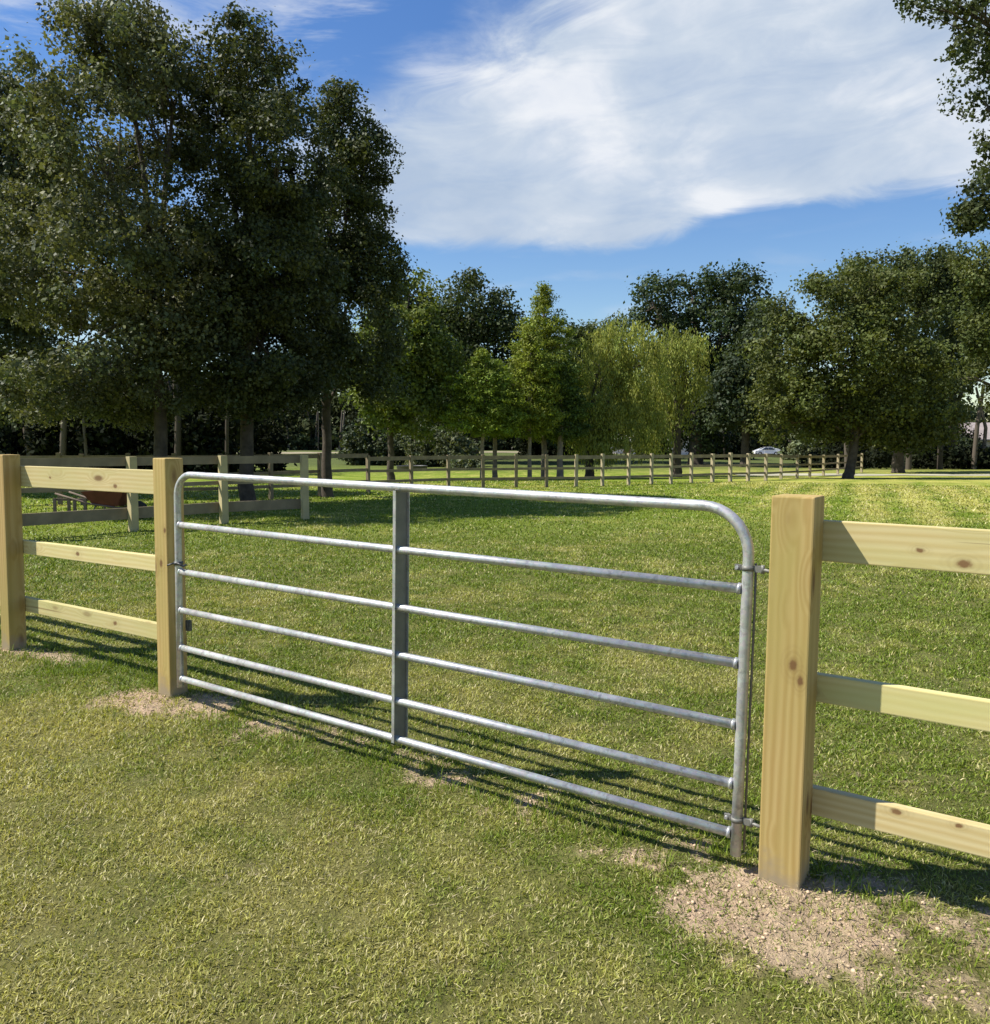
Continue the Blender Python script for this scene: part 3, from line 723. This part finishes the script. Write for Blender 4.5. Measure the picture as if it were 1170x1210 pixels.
tree('willow_tree', 'second drooping willow, in front of the big dark trees, right of the first', 800, 45.,
     [(790, 405, 34, 26, 0), (815, 428, 32, 40, 0), (780, 450, 42, 42, 1), (765, 485, 50, 38, 1)],
     520, 46, .60, .17, WIL, .25, g3, droop=.9, gap=.10, asp=.30)
g4 = 'big dark trees beyond the pasture'
tree('oak_tree', 'tall dark oak with a wide crown towering behind the willows', 822, 72.0,
     [(770, 355, 30, 28, 0), (820, 355, 50, 34, 0), (870, 355, 42, 34, 0), (840, 400, 70, 45, 0), (895, 400, 35, 45, 0), (800, 440, 60, 45, 2), (870, 450, 60, 50, 0), (840, 490, 75, 38, 1), (790, 505, 50, 22, 2)],
     560, 85, 1.25, .29, (.040, .060, .022), .60, g4, gap=.12)
tree('oak_tree', 'dark tree with a grey green lower crown above the white car', 880, 66.0,
     [(905, 390, 24, 34, 0), (890, 430, 32, 38, 0), (870, 470, 38, 40, 0), (905, 490, 34, 30, 0)], 260, 80, 1.0, .27, (.045, .062, .028), .35, g4, gap=.18)
tree('oak_tree', 'spreading oak with a dark leaning trunk at the edge of the sunny pasture', 1003, 41.0,
     [(960, 370, 50, 42, 0), (1010, 350, 55, 40, .5), (1060, 370, 52, 45, 1), (930, 420, 44, 45, 0), (990, 420, 60, 50, -1), (1060, 430, 58, 55, 0), (935, 470, 40, 36, -1), (985, 480, 48, 34, 0), (1050, 490, 58, 32, 0), (1100, 480, 40, 40, 1), (930, 500, 34, 22, 0), (985, 507, 36, 18, .5), (1075, 508, 55, 24, 1)],
     900, 85, .66, .16, (.092, .108, .028), .24, g4, gap=.10, fork=.28, lean=.35, clvar=.35)
tree('oak_tree', 'tall spreading oak behind the leaning oak at right', 1062, 52.0,
     [(1040, 330, 50, 28, 0), (1095, 320, 40, 30, 0), (1010, 345, 40, 30, 1), (1120, 340, 30, 40, 0), (1075, 400, 45, 50, 1), (1115, 430, 26, 40, 0), (1070, 470, 60, 45, 0), (1085, 505, 30, 22, 1)],
     560, 80, .82, .20, OAK2, .34, g4, gap=.20)
tree('oak_tree', 'oak cut off by the right edge, its lit crown over a pale roof', 1215, 46.0,
     [(1165, 320, 36, 34, 0), (1220, 330, 60, 50, 0), (1155, 385, 24, 32, 0), (1200, 410, 55, 55, 0), (1150, 445, 24, 16, 0), (1230, 470, 60, 40, 0)],
     520, 80, .72, .18, (.090, .108, .030), .30, g4, gap=.18)
tree('oak_tree', 'low dark tree filling the gap between the tallest cypress and the first willow', 688, 78.0,
     [(682, 420, 34, 34, 0), (710, 400, 30, 26, 1), (690, 460, 50, 45, 0), (680, 500, 45, 28, 0)], 340, 80, 1.1, .28, (.060, .080, .028), .3, g4, gap=.06)
tree('oak_tree', 'dark green oak filling in behind the two spreading oaks at the right edge', 1125, 62.0,
     [(1120, 350, 45, 34, 0), (1165, 375, 45, 50, 1), (1120, 430, 40, 40, 0), (1085, 490, 35, 30, 1)], 480, 85, .85, .22, (.055, .074, .026), .32, g4, gap=.16)
# near tree whose twigs hang in from the right
tree('oak_tree', 'near tree whose leafy twigs hang into the top right corner', 0, 9.5,
     [(1125, 2, 58, 22, 0, .4), (1180, 45, 42, 45, 0, .45), (1165, 128, 32, 24, 0, .35), (1195, 180, 36, 40, .3, .4), (1172, 222, 34, 22, 0, .35), (1146, 256, 14, 14, 0, .2),
      (1270, 60, 120, 90, .5, 1.4), (1290, 200, 110, 90, .8, 1.4), (1240, -90, 150, 70, .3, 1.6), (1400, -40, 150, 140, 0, 2), (1420, 150, 130, 120, 0, 2)],
     950, 50, .16, .055, (.058, .075, .028), .28, None, xy=(9.2, 9.8), limbk=.30, gap=.32, fork=.40, flat=.9, limb_n=16, upb=.2)

# thickets and shrubs
def shrub(name, label, px, py, d, rx, ry, n, size, col, group=None, per=30, rc=.5, cat='shrub'):
    x0 = wx(px, py, d); zg = gz(x0, d); k = d/FPX
    root = empty(name, (x0, d, zg), label, cat, group); o = np.array([x0, d, zg])
    lobes = [(x0, d, zg+ry*k*.8, rx*k, rx*k*.6, ry*k), (x0-rx*k*.5, d+.3, zg+ry*k*.5, rx*k*.6, rx*k*.5, ry*k*.7), (x0+rx*k*.5, d-.3, zg+ry*k*.5, rx*k*.6, rx*k*.5, ry*k*.7)]
    P, own = crown_points(lobes, n, .4, .05, seed=px % 13); P[:, 2] = np.maximum(P[:, 2], zg+.1)
    V, F, c = leaf_cloud(P, per, rc, size, col)
    link('foliage', mesh_np('foliage', V-o, F, c), M['leaf'], root)
    TV = []; TF = []; nv = 0
    for i in range(5):
        q = P[rng.integers(0, len(P))]; v, f = tube_np([(x0+random.uniform(-.2, .2), d, zg-.05), (x0*.5+q[0]*.5, d*.5+q[1]*.5, zg*.4+q[2]*.6), q], [.05, .035, .012], 6)
        TV.append(v-o); TF.append(f+nv); nv += len(v)
    link('stem', mesh_np('stem', np.concatenate(TV), np.concatenate(TF)), M['bark'], root)
sg = 'shrubs and low trees in front of the woods'
shrub('shrub', 'grey green bushy undergrowth just left of the short cypress', 520, 520, 66, 40, 26, 200, .26, (.10, .115, .055), sg, rc=.6)
shrub('shrub', 'pale green shrub below the first willow', 548, 525, 60, 16, 10, 60, .2, (.13, .15, .08), sg, rc=.35)
shrub('shrub', 'dark shrub under the rightmost large oak', 440, 520, 70, 38, 30, 200, .28, (.055, .07, .03), sg, rc=.6)
shrub('shrub', 'yellow green shrub between dark trunks left of the white car', 850, 525, 95, 30, 26, 150, .35, (.10, .12, .04), sg, rc=.7)
shrub('shrub', 'pale shrub right of the white car behind the fence', 960, 522, 90, 30, 20, 150, .33, (.15, .17, .085), sg, rc=.6)
shrub('shrub', 'dark shrub right of the leaning oak trunk', 1060, 530, 75, 30, 24, 150, .28, (.05, .06, .03), sg, rc=.6)
shrub('shrub', 'dark rounded shrub in front of the pale roofed house', 1135, 530, 72, 30, 18, 150, .26, (.04, .055, .025), sg, rc=.5)

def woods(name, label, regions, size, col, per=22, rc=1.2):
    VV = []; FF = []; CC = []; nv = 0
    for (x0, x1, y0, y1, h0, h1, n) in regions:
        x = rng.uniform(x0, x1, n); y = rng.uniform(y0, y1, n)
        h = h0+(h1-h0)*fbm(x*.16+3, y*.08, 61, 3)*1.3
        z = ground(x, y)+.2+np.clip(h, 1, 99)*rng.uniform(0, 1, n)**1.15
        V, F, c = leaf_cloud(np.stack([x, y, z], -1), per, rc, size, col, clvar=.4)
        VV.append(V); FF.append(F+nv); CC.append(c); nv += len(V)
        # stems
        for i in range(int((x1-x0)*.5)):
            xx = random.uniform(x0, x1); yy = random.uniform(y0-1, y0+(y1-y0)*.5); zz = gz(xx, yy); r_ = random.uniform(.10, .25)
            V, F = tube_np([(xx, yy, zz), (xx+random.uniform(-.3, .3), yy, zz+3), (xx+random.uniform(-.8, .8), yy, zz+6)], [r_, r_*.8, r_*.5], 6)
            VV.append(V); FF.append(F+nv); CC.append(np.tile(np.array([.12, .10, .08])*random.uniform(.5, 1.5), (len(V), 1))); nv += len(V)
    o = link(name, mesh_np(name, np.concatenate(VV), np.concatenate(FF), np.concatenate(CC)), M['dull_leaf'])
    props(o, label, 'woods', kind='stuff')
woods('far_woods', 'far off belt of dark woodland closing the view behind all the trees',
      [(-95, 20, 128, 150, 5, 15, 2000), (20, 75, 130, 150, 4, 13, 950), (75, 130, 135, 160, 5, 9, 700), (-95, 75, 126, 130, 3, 5, 1000)], .72, (.040, .050, .022), 42, 1.5)
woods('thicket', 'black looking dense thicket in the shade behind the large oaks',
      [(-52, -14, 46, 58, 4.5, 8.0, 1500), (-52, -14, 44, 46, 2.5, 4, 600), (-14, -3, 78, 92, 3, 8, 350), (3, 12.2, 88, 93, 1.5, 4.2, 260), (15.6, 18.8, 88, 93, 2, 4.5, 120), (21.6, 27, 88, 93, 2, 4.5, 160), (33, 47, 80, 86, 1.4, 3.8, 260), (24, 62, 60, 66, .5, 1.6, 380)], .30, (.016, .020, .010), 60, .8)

# ------------------------------------------------------------------ things in the distance
M['white_paint'] = mat_plain('white_car_paint', (.78, .78, .78), .25, 0, .03, 3, 0, spec=.6)
M['glass'] = mat_plain('dark_glass', (.03, .035, .04), .08, 0, .1, 3, 0, spec=.8)
M['rubber'] = mat_plain('rubber', (.03, .03, .03), .8, 0, .2, 8)
M['rim'] = mat_plain('alloy_rim', (.45, .45, .46), .35, .8, .1, 8)
M['lamp'] = mat_plain('lamp_lens', (.7, .7, .65), .2, 0, .1, 8, 0)
M['redlamp'] = mat_plain('tail_lamp_lens', (.4, .02, .02), .25, 0, .1, 8, 0)
def car():
    d = 122.; x0 = wx(906, 537, d); zg = gz(x0, d)+.03
    root = empty('parked_car', (x0, d, zg), 'white saloon car parked by the far trees, seen from its side', 'car')
    L = 4.5; hw = .88
    prof = [(-2.25, .32), (-2.27, .60), (-2.15, .78), (-1.25, .95), (-.55, 1.42), (.55, 1.46), (1.35, 1.08), (2.10, 1.0), (2.25, .82), (2.26, .34)]
    under = []
    for cx in (1.35, -1.40):
        under += [(cx+.36*math.cos(a), .33+.36*math.sin(a)) for a in np.linspace(0, math.pi, 9)]
    full = prof+under
    bm = bmesh.new(); rows = []
    for y, k in ((-hw, .0), (-hw*.9, .04), (hw*.9, .04), (hw, .0)):
        rows.append([bm.verts.new((x*(1 if abs(y) < hw*.95 else .985), y*(1-.16*max(0, z-.95)/.5), z)) for x, z in full])
    for a, b in zip(rows, rows[1:]):
        for i in range(len(full)): bm.faces.new((a[i], a[(i+1) % len(full)], b[(i+1) % len(full)], b[i]))
    for r_ in (rows[0][::-1], rows[-1]):
        f = bm.faces.new(r_)
    bmesh.ops.triangulate(bm, faces=[f for f in bm.faces if len(f.verts) > 4]); bmesh.ops.recalc_face_normals(bm, faces=bm.faces)
    body = link('body', bm_mesh(bm, 'body'), M['white_paint'], root)
    for s in (-1, 1):
        for poly in ([(-1.0, .98), (-.52, 1.36), (-.02, 1.39), (-.02, .98)], [(.05, .98), (.05, 1.39), (.5, 1.39), (1.1, 1.06), (1.0, .98)]):
            bm = bmesh.new(); a = [bm.verts.new((x, s*(hw*(1-.16*max(0, z-.95)/.5)+.012), z)) for x, z in poly]; bm.faces.new(a if s > 0 else a[::-1])
            e = bmesh.ops.extrude_face_region(bm, geom=bm.faces[:]); bmesh.ops.translate(bm, verts=[v for v in e['geom'] if isinstance(v, bmesh.types.BMVert)], vec=(0, -s*.02, 0))
            bmesh.ops.recalc_face_normals(bm, faces=bm.faces); link('window', bm_mesh(bm, 'window'), M['glass'], body)
        for cx in (1.35, -1.40):
            bm = bmesh.new(); add_tube(bm, [(cx, s*.66, .33), (cx, s*.68, .33), (cx, s*.86, .33), (cx, s*.88, .33)], [.30, .33, .33, .30], 24)
            w = link('wheel', bm_mesh(bm, 'wheel'), M['rubber'], root)
            bm = bmesh.new(); add_tube(bm, [(cx, s*.87, .33), (cx, s*.895, .33)], [.20, .17], 16); link('rim', bm_mesh(bm, 'rim'), M['rim'], w)
        bm = bmesh.new(); add_box(bm, (-2.2, s*.62, .68), (.12, .34, .13)); link('headlight', bm_mesh(bm, 'headlight'), M['lamp'], root)
        bm = bmesh.new(); add_box(bm, (2.21, s*.66, .82), (.12, .30, .12)); link('tail_light', bm_mesh(bm, 'tail_light'), M['redlamp'], root)
    for (xa, za, xb, zb_) in ((-1.17, 1.0, -.60, 1.40), (.62, 1.44, 1.28, 1.12)):
        bm = bmesh.new(); dn = Vector((-(zb_-za), 0, xb-xa)).normalized()*.015
        vs = [Vector((xa, -.68, za)), Vector((xa, .68, za)), Vector((xb, .62, zb_)), Vector((xb, -.62, zb_))]
        a = [bm.verts.new(v+dn) for v in vs]; b = [bm.verts.new(v-dn) for v in vs]
        bm.faces.new(a); bm.faces.new(b[::-1])
        for i in range(4): bm.faces.new((a[i], b[i], b[(i+1) % 4], a[(i+1) % 4]))
        bmesh.ops.recalc_face_normals(bm, faces=bm.faces); link('windscreen', bm_mesh(bm, 'windscreen'), M['glass'], body)
car(); bpy.data.objects['parked_car'].scale = (.86, .86, .86)
M['roof'] = mat_plain('roof_shingle', (.28, .235, .215), .9, 0, .2, 1.5, .3, 20)
M['brick'] = mat_plain('pale_brick', (.40, .33, .28), .9, 0, .2, 2.5, .3, 20)
M['siding'] = mat_plain('pale_siding', (.62, .60, .58), .7, 0, .1, 1.5, .1, 10)
M['door'] = mat_plain('door_paint', (.20, .12, .08), .5)
def house(name, label, px, d, w, dep, hw, hr, wall, roof, cat, yaw=0.):
    x0 = wx(px, 530, d); zg = gz(x0, d)-.1
    root = empty(name, (x0, d, zg), label, cat); root.rotation_euler.z = yaw
    bm = bmesh.new(); add_box(bm, (0, 0, hw/2), (w, dep, hw)); 
    v = [bm.verts.new(p) for p in ((-w/2, -dep/2, hw), (-w/2, dep/2, hw), (-w/2, 0, hr-.08))]; bm.faces.new(v)
    v = [bm.verts.new(p) for p in ((w/2, -dep/2, hw), (w/2, dep/2, hw), (w/2, 0, hr-.08))]; bm.faces.new(v)
    link('wall', bm_mesh(bm, 'wall'), M[wall], root)
    bm = bmesh.new(); o = .45; t = .12
    sec = [(-dep/2-o, hw-.15), (0, hr), (dep/2+o, hw-.15), (dep/2+o, hw-.15+t), (0, hr+t), (-dep/2-o, hw-.15+t)]
    a = [bm.verts.new((-w/2-o, y, z)) for y, z in sec]; b = [bm.verts.new((w/2+o, y, z)) for y, z in sec]
    for i in range(6): bm.faces.new((a[i], a[(i+1) % 6], b[(i+1) % 6], b[i]))
    for r_ in (a, b): bm.faces.new((r_[0], r_[1], r_[4], r_[5])); bm.faces.new((r_[1], r_[2], r_[3], r_[4]))
    bmesh.ops.recalc_face_normals(bm, faces=bm.faces)
    link('roof', bm_mesh(bm, 'roof'), M[roof], root)
    bm = bmesh.new(); add_box(bm, (w*.12, -dep/2-.02, 1.02), (.95, .08, 2.04)); dr = link('door', bm_mesh(bm, 'door'), M['door'], root)
    for fx in ((-.3, .36) if w > 6 else (-.25,)):
        bm = bmesh.new(); cx = w*fx
        for bx, bz, sx, sz in ((0, .62, 1.3, .08), (0, -.62, 1.3, .08), (-.62, 0, .08, 1.16), (.62, 0, .08, 1.16), (0, 0, .05, 1.16)): add_box(bm, (cx+bx, -dep/2-.05, 1.5+bz), (sx, .09, sz))
        wn = link('window', bm_mesh(bm, 'window'), M['siding'], root)
        bm = bmesh.new(); add_box(bm, (cx, -dep/2-.012, 1.5), (1.16, .02, 1.16)); link('pane', bm_mesh(bm, 'pane'), M['glass'], wn)
house('house', 'low house with a pinkish brown roof beyond the trees at the right edge', 1172, 96., 13, 8, 2.35, 4.15, 'brick', 'roof', 'house')
house('shed', 'pale grey shed glimpsed between dark trunks behind the willows', 806, 118., 5.5, 4, 2.5, 3.6, 'siding', 'roof', 'shed', .2)
house('shed', 'small pale shed low behind the first willow', 738, 116., 3.6, 3, 1.9, 2.7, 'siding', 'siding', 'shed', -.2)

def tub():
    d = 57.; x0 = wx(487, 552, d); zg = gz(x0, d)
    root = empty('stock_tank', (x0, d, zg), 'low round dark water tub on the grass beyond the far fence', 'water tub')
    bm = bmesh.new(); seg = 36; prof = [(1.02, 0), (1.06, .30), (1.09, .34), (1.03, .34), (.99, .08), (0.01, .08)]
    rows = [[bm.verts.new((r_*math.cos(2*math.pi*k/seg), r_*math.sin(2*math.pi*k/seg), z)) for k in range(seg)] for r_, z in prof]
    for a, b in zip(rows, rows[1:]):
        for k in range(seg): bm.faces.new((a[k], a[(k+1) % seg], b[(k+1) % seg], b[k]))
    link('tub', bm_mesh(bm, 'tub', True), M['dark_steel'], root)
    bm = bmesh.new(); bmesh.ops.create_circle(bm, cap_ends=True, radius=1.02, segments=36, matrix=Matrix.Translation((0, 0, .27)))
    link('water', bm_mesh(bm, 'water'), M['glass'], root)
tub()
M['red'] = mat_plain('faded_red_paint', (.12, .032, .024), .55, 0, .3, 6)
M['slat'] = mat_plain('brown_slat', (.15, .11, .085), .8, 0, .2, 6)
def barrow():
    d = 17.2; x0 = wx(128, 592, d); zg = gz(x0, d)
    root = empty('wheelbarrow', (x0, d, zg), 'dark red wheelbarrow on the grass inside the paddock', 'wheelbarrow')
    bm = bmesh.new()
    top = [(-.42, -.30, .58), (.48, -.32, .66), (.48, .32, .66), (-.42, .30, .58)]; bot = [(-.18, -.2, .28), (.28, -.2, .28), (.28, .2, .28), (-.18, .2, .28)]
    vt = [bm.verts.new(p) for p in top]; vb = [bm.verts.new(p) for p in bot]
    vi = [bm.verts.new((p[0]*.94, p[1]*.94, p[2]-.01)) for p in top]; vj = [bm.verts.new((p[0]*.92, p[1]*.92, p[2]+.03)) for p in bot]
    for i in range(4):
        k = (i+1) % 4; bm.faces.new((vt[i], vt[k], vb[k], vb[i])); bm.faces.new((vi[k], vi[i], vj[i], vj[k])); bm.faces.new((vt[k], vt[i], vi[i], vi[k]))
    bm.faces.new(vb); bm.faces.new(vj[::-1]); bmesh.ops.recalc_face_normals(bm, faces=bm.faces)
    link('tray', bm_mesh(bm, 'tray'), M['red'], root)
    for s in (-1, 1):
        bm = bmesh.new(); add_tube(bm, [(.62, s*.05, .2), (.2, s*.2, .26), (-.3, s*.24, .34), (-.95, s*.28, .55)], .02, 8)
        link('handle', bm_mesh(bm, 'handle'), M['slat'], root)
        bm = bmesh.new(); add_tube(bm, [(-.15, s*.23, .30), (-.28, s*.25, .0)], .016, 8); link('leg', bm_mesh(bm, 'leg'), M['dark_steel'], root)
    bm = bmesh.new(); add_tube(bm, [(.62, -.045, .19), (.62, -.03, .19), (.62, .03, .19), (.62, .045, .19)], [.15, .19, .19, .15], 20)
    w = link('wheel', bm_mesh(bm, 'wheel'), M['rubber'], root)
    bm = bmesh.new(); add_tube(bm, [(.62, -.055, .19), (.62, .055, .19)], .07, 12); link('rim', bm_mesh(bm, 'rim'), M['rim'], w)
barrow()
def rack():
    d = 17.; x0 = wx(84, 595, d); zg = gz(x0, d)
    root = empty('slatted_frame', (x0, d, zg), 'low brown wooden frame with upright slats beside the red wheelbarrow', 'wooden frame')
    bm = bmesh.new(); add_box(bm, (0, 0, .06), (.72, .05, .07)); add_box(bm, (0, 0, .42), (.72, .05, .05)); link('rail', bm_mesh(bm, 'rail'), M['slat'], root)
    for x in (-.31, -.02, .10, .31):
        bm = bmesh.new(); add_box(bm, (x, -.045, .24), (.06, .03, .42)); link('slat', bm_mesh(bm, 'slat'), M['slat'], root)
    for s in (-.3, .3):
        bm = bmesh.new(); add_box(bm, (s, .15, .03), (.06, .36, .06)); link('foot', bm_mesh(bm, 'foot'), M['slat'], root)
rack()

# ------------------------------------------------------------------ light and sky
SH = Vector((.80, .01, -1.0)).normalized()         # direction the sunlight travels
sun_d = bpy.data.lights.new('sun', 'SUN'); sun = bpy.data.objects.new('sun', sun_d); COL.objects.link(sun)
sun.rotation_euler = SH.to_track_quat('-Z', 'Y').to_euler(); sun_d.energy = 5.0; sun_d.angle = R(.53); sun_d.color = (1., .955, .86)
sun.location = (-20, 0, 30)
elev = math.asin(-SH.z); azi = math.atan2(-SH.x, -SH.y)     # from +Y, clockwise
w = bpy.data.worlds.new('World'); S.world = w; w.use_nodes = True; nt = w.node_tree; nt.nodes.clear()
out = nt.nodes.new('ShaderNodeOutputWorld'); bg = nt.nodes.new('ShaderNodeBackground')
sky = nt.nodes.new('ShaderNodeTexSky'); sky.sky_type = 'NISHITA'; sky.sun_disc = False; sky.sun_elevation = elev; sky.sun_rotation = azi
sky.air_density = 1.25; sky.dust_density = .1; sky.ozone_density = 3.2; sky.altitude = 0
tc = nt.nodes.new('ShaderNodeTexCoord'); sx = nt.nodes.new('ShaderNodeSeparateXYZ'); nt.links.new(tc.outputs['Generated'], sx.inputs[0])
az = math_n(nt, 'ARCTAN2', sx.outputs[0], sx.outputs[1]); el = math_n(nt, 'ARCSINE', sx.outputs[2])
cv = nt.nodes.new('ShaderNodeCombineXYZ'); nt.links.new(az, cv.inputs[0]); nt.links.new(el, cv.inputs[1]); vec = cv.outputs[0]
rotv = mapping(nt, vec, (1, 1, 1), rot=(0, 0, R(-6)))
n1 = noise(nt, mapping(nt, rotv, (3.0, 6., 1), (3, 1, 0)), 1., 5, .5, .2)
n2 = noise(nt, mapping(nt, rotv, (6., 19., 1), (5, 2, 0)), 1., 8, .62, .8)
n3 = noise(nt, mapping(nt, vec, (5., 9., 1), (9, 4, 0)), 1., 5, .5, .2)
warp = math_n(nt, 'ADD', math_n(nt, 'MULTIPLY', math_n(nt, 'SUBTRACT', n1, .5), .16), math_n(nt, 'MULTIPLY', math_n(nt, 'SUBTRACT', n2, .5), .16))
def sstep(v, a, b):
    n = nt.nodes.new('ShaderNodeMapRange'); n.interpolation_type = 'SMOOTHSTEP'; n.inputs[1].default_value = a; n.inputs[2].default_value = b
    n.inputs[3].default_value = 0; n.inputs[4].default_value = 1; nt.links.new(v, n.inputs[0]); return n.outputs[0]
base_e = math_n(nt, 'ADD', .222, math_n(nt, 'MULTIPLY', sstep(az, .20, .30), .026))
lowd = math_n(nt, 'ADD', math_n(nt, 'SUBTRACT', el, base_e), math_n(nt, 'MULTIPLY', warp, .28))
m_low = sstep(lowd, .0, .022)
upl = math_n(nt, 'ADD', .392, math_n(nt, 'MULTIPLY', math_n(nt, 'ADD', az, .146), .42))
upd = math_n(nt, 'ADD', math_n(nt, 'SUBTRACT', upl, el), math_n(nt, 'MULTIPLY', warp, .9))
m_up = sstep(upd, -.05, .06)
m_l = sstep(math_n(nt, 'ADD', az, warp), -.34, -.20)
main = math_n(nt, 'MULTIPLY', math_n(nt, 'MULTIPLY', m_low, m_up), m_l)
main = math_n(nt, 'MULTIPLY', main, math_n(nt, 'ADD', .86, math_n(nt, 'MULTIPLY', sstep(n2, .30, .62), .14)))
main = math_n(nt, 'MULTIPLY', main, sstep(math_n(nt, 'SUBTRACT', .95, az), .0, .3))
main = math_n(nt, 'MULTIPLY', main, sstep(math_n(nt, 'SUBTRACT', .78, el), .0, .2))
# high thin wisps to the left and a few elsewhere
wn = noise(nt, mapping(nt, rotv, (3.2, 17., 1), (1.5, 7.3, 0)), 1., 7, .6, .6)
wis = math_n(nt, 'MULTIPLY', sstep(wn, .46, .64), math_n(nt, 'MULTIPLY', sstep(el, .27, .38), .62))
wis = math_n(nt, 'MULTIPLY', wis, sstep(math_n(nt, 'SUBTRACT', .95, el), .0, .3))
n4 = noise(nt, mapping(nt, vec, (6., 30., 1), (2.2, 3.3, 0)), 1., 5, .5, .3)
lo = math_n(nt, 'MULTIPLY', sstep(n4, .50, .72), math_n(nt, 'MULTIPLY', sstep(math_n(nt, 'SUBTRACT', .26, el), .0, .06), .22))
cov = math_n(nt, 'MAXIMUM', main, math_n(nt, 'MAXIMUM', wis, lo), clamp=True)
shade = math_n(nt, 'ADD', math_n(nt, 'MULTIPLY', n3, .78), math_n(nt, 'MULTIPLY', n2, .22))
ccol = ramp(nt, shade, [(.36, (4.3, 5.3, 6.8)), (.50, (5.6, 6.4, 7.5)), (.62, (8.0, 8.3, 8.8))])
hs = nt.nodes.new('ShaderNodeHueSaturation'); hs.inputs['Saturation'].default_value = 1.25; hs.inputs['Hue'].default_value = .512; hs.inputs['Value'].default_value = 1.3; nt.links.new(sky.outputs[0], hs.inputs['Color']); skym = hs.outputs[0]
col = mixc(nt, cov, skym, ccol)
nt.links.new(col, bg.inputs['Color']); bg.inputs['Strength'].default_value = .066
SKY_MIX = skym
nt.links.new(bg.outputs[0], out.inputs[0])

S.view_settings.view_transform = 'Standard'; S.view_settings.look = 'None'; S.view_settings.gamma = 1; S.view_settings.exposure = .70
S.render.engine = 'CYCLES'; S.cycles.max_bounces = 6; S.cycles.diffuse_bounces = 3; S.cycles.transparent_max_bounces = 4
S.render.resolution_x = 990; S.render.resolution_y = 1024
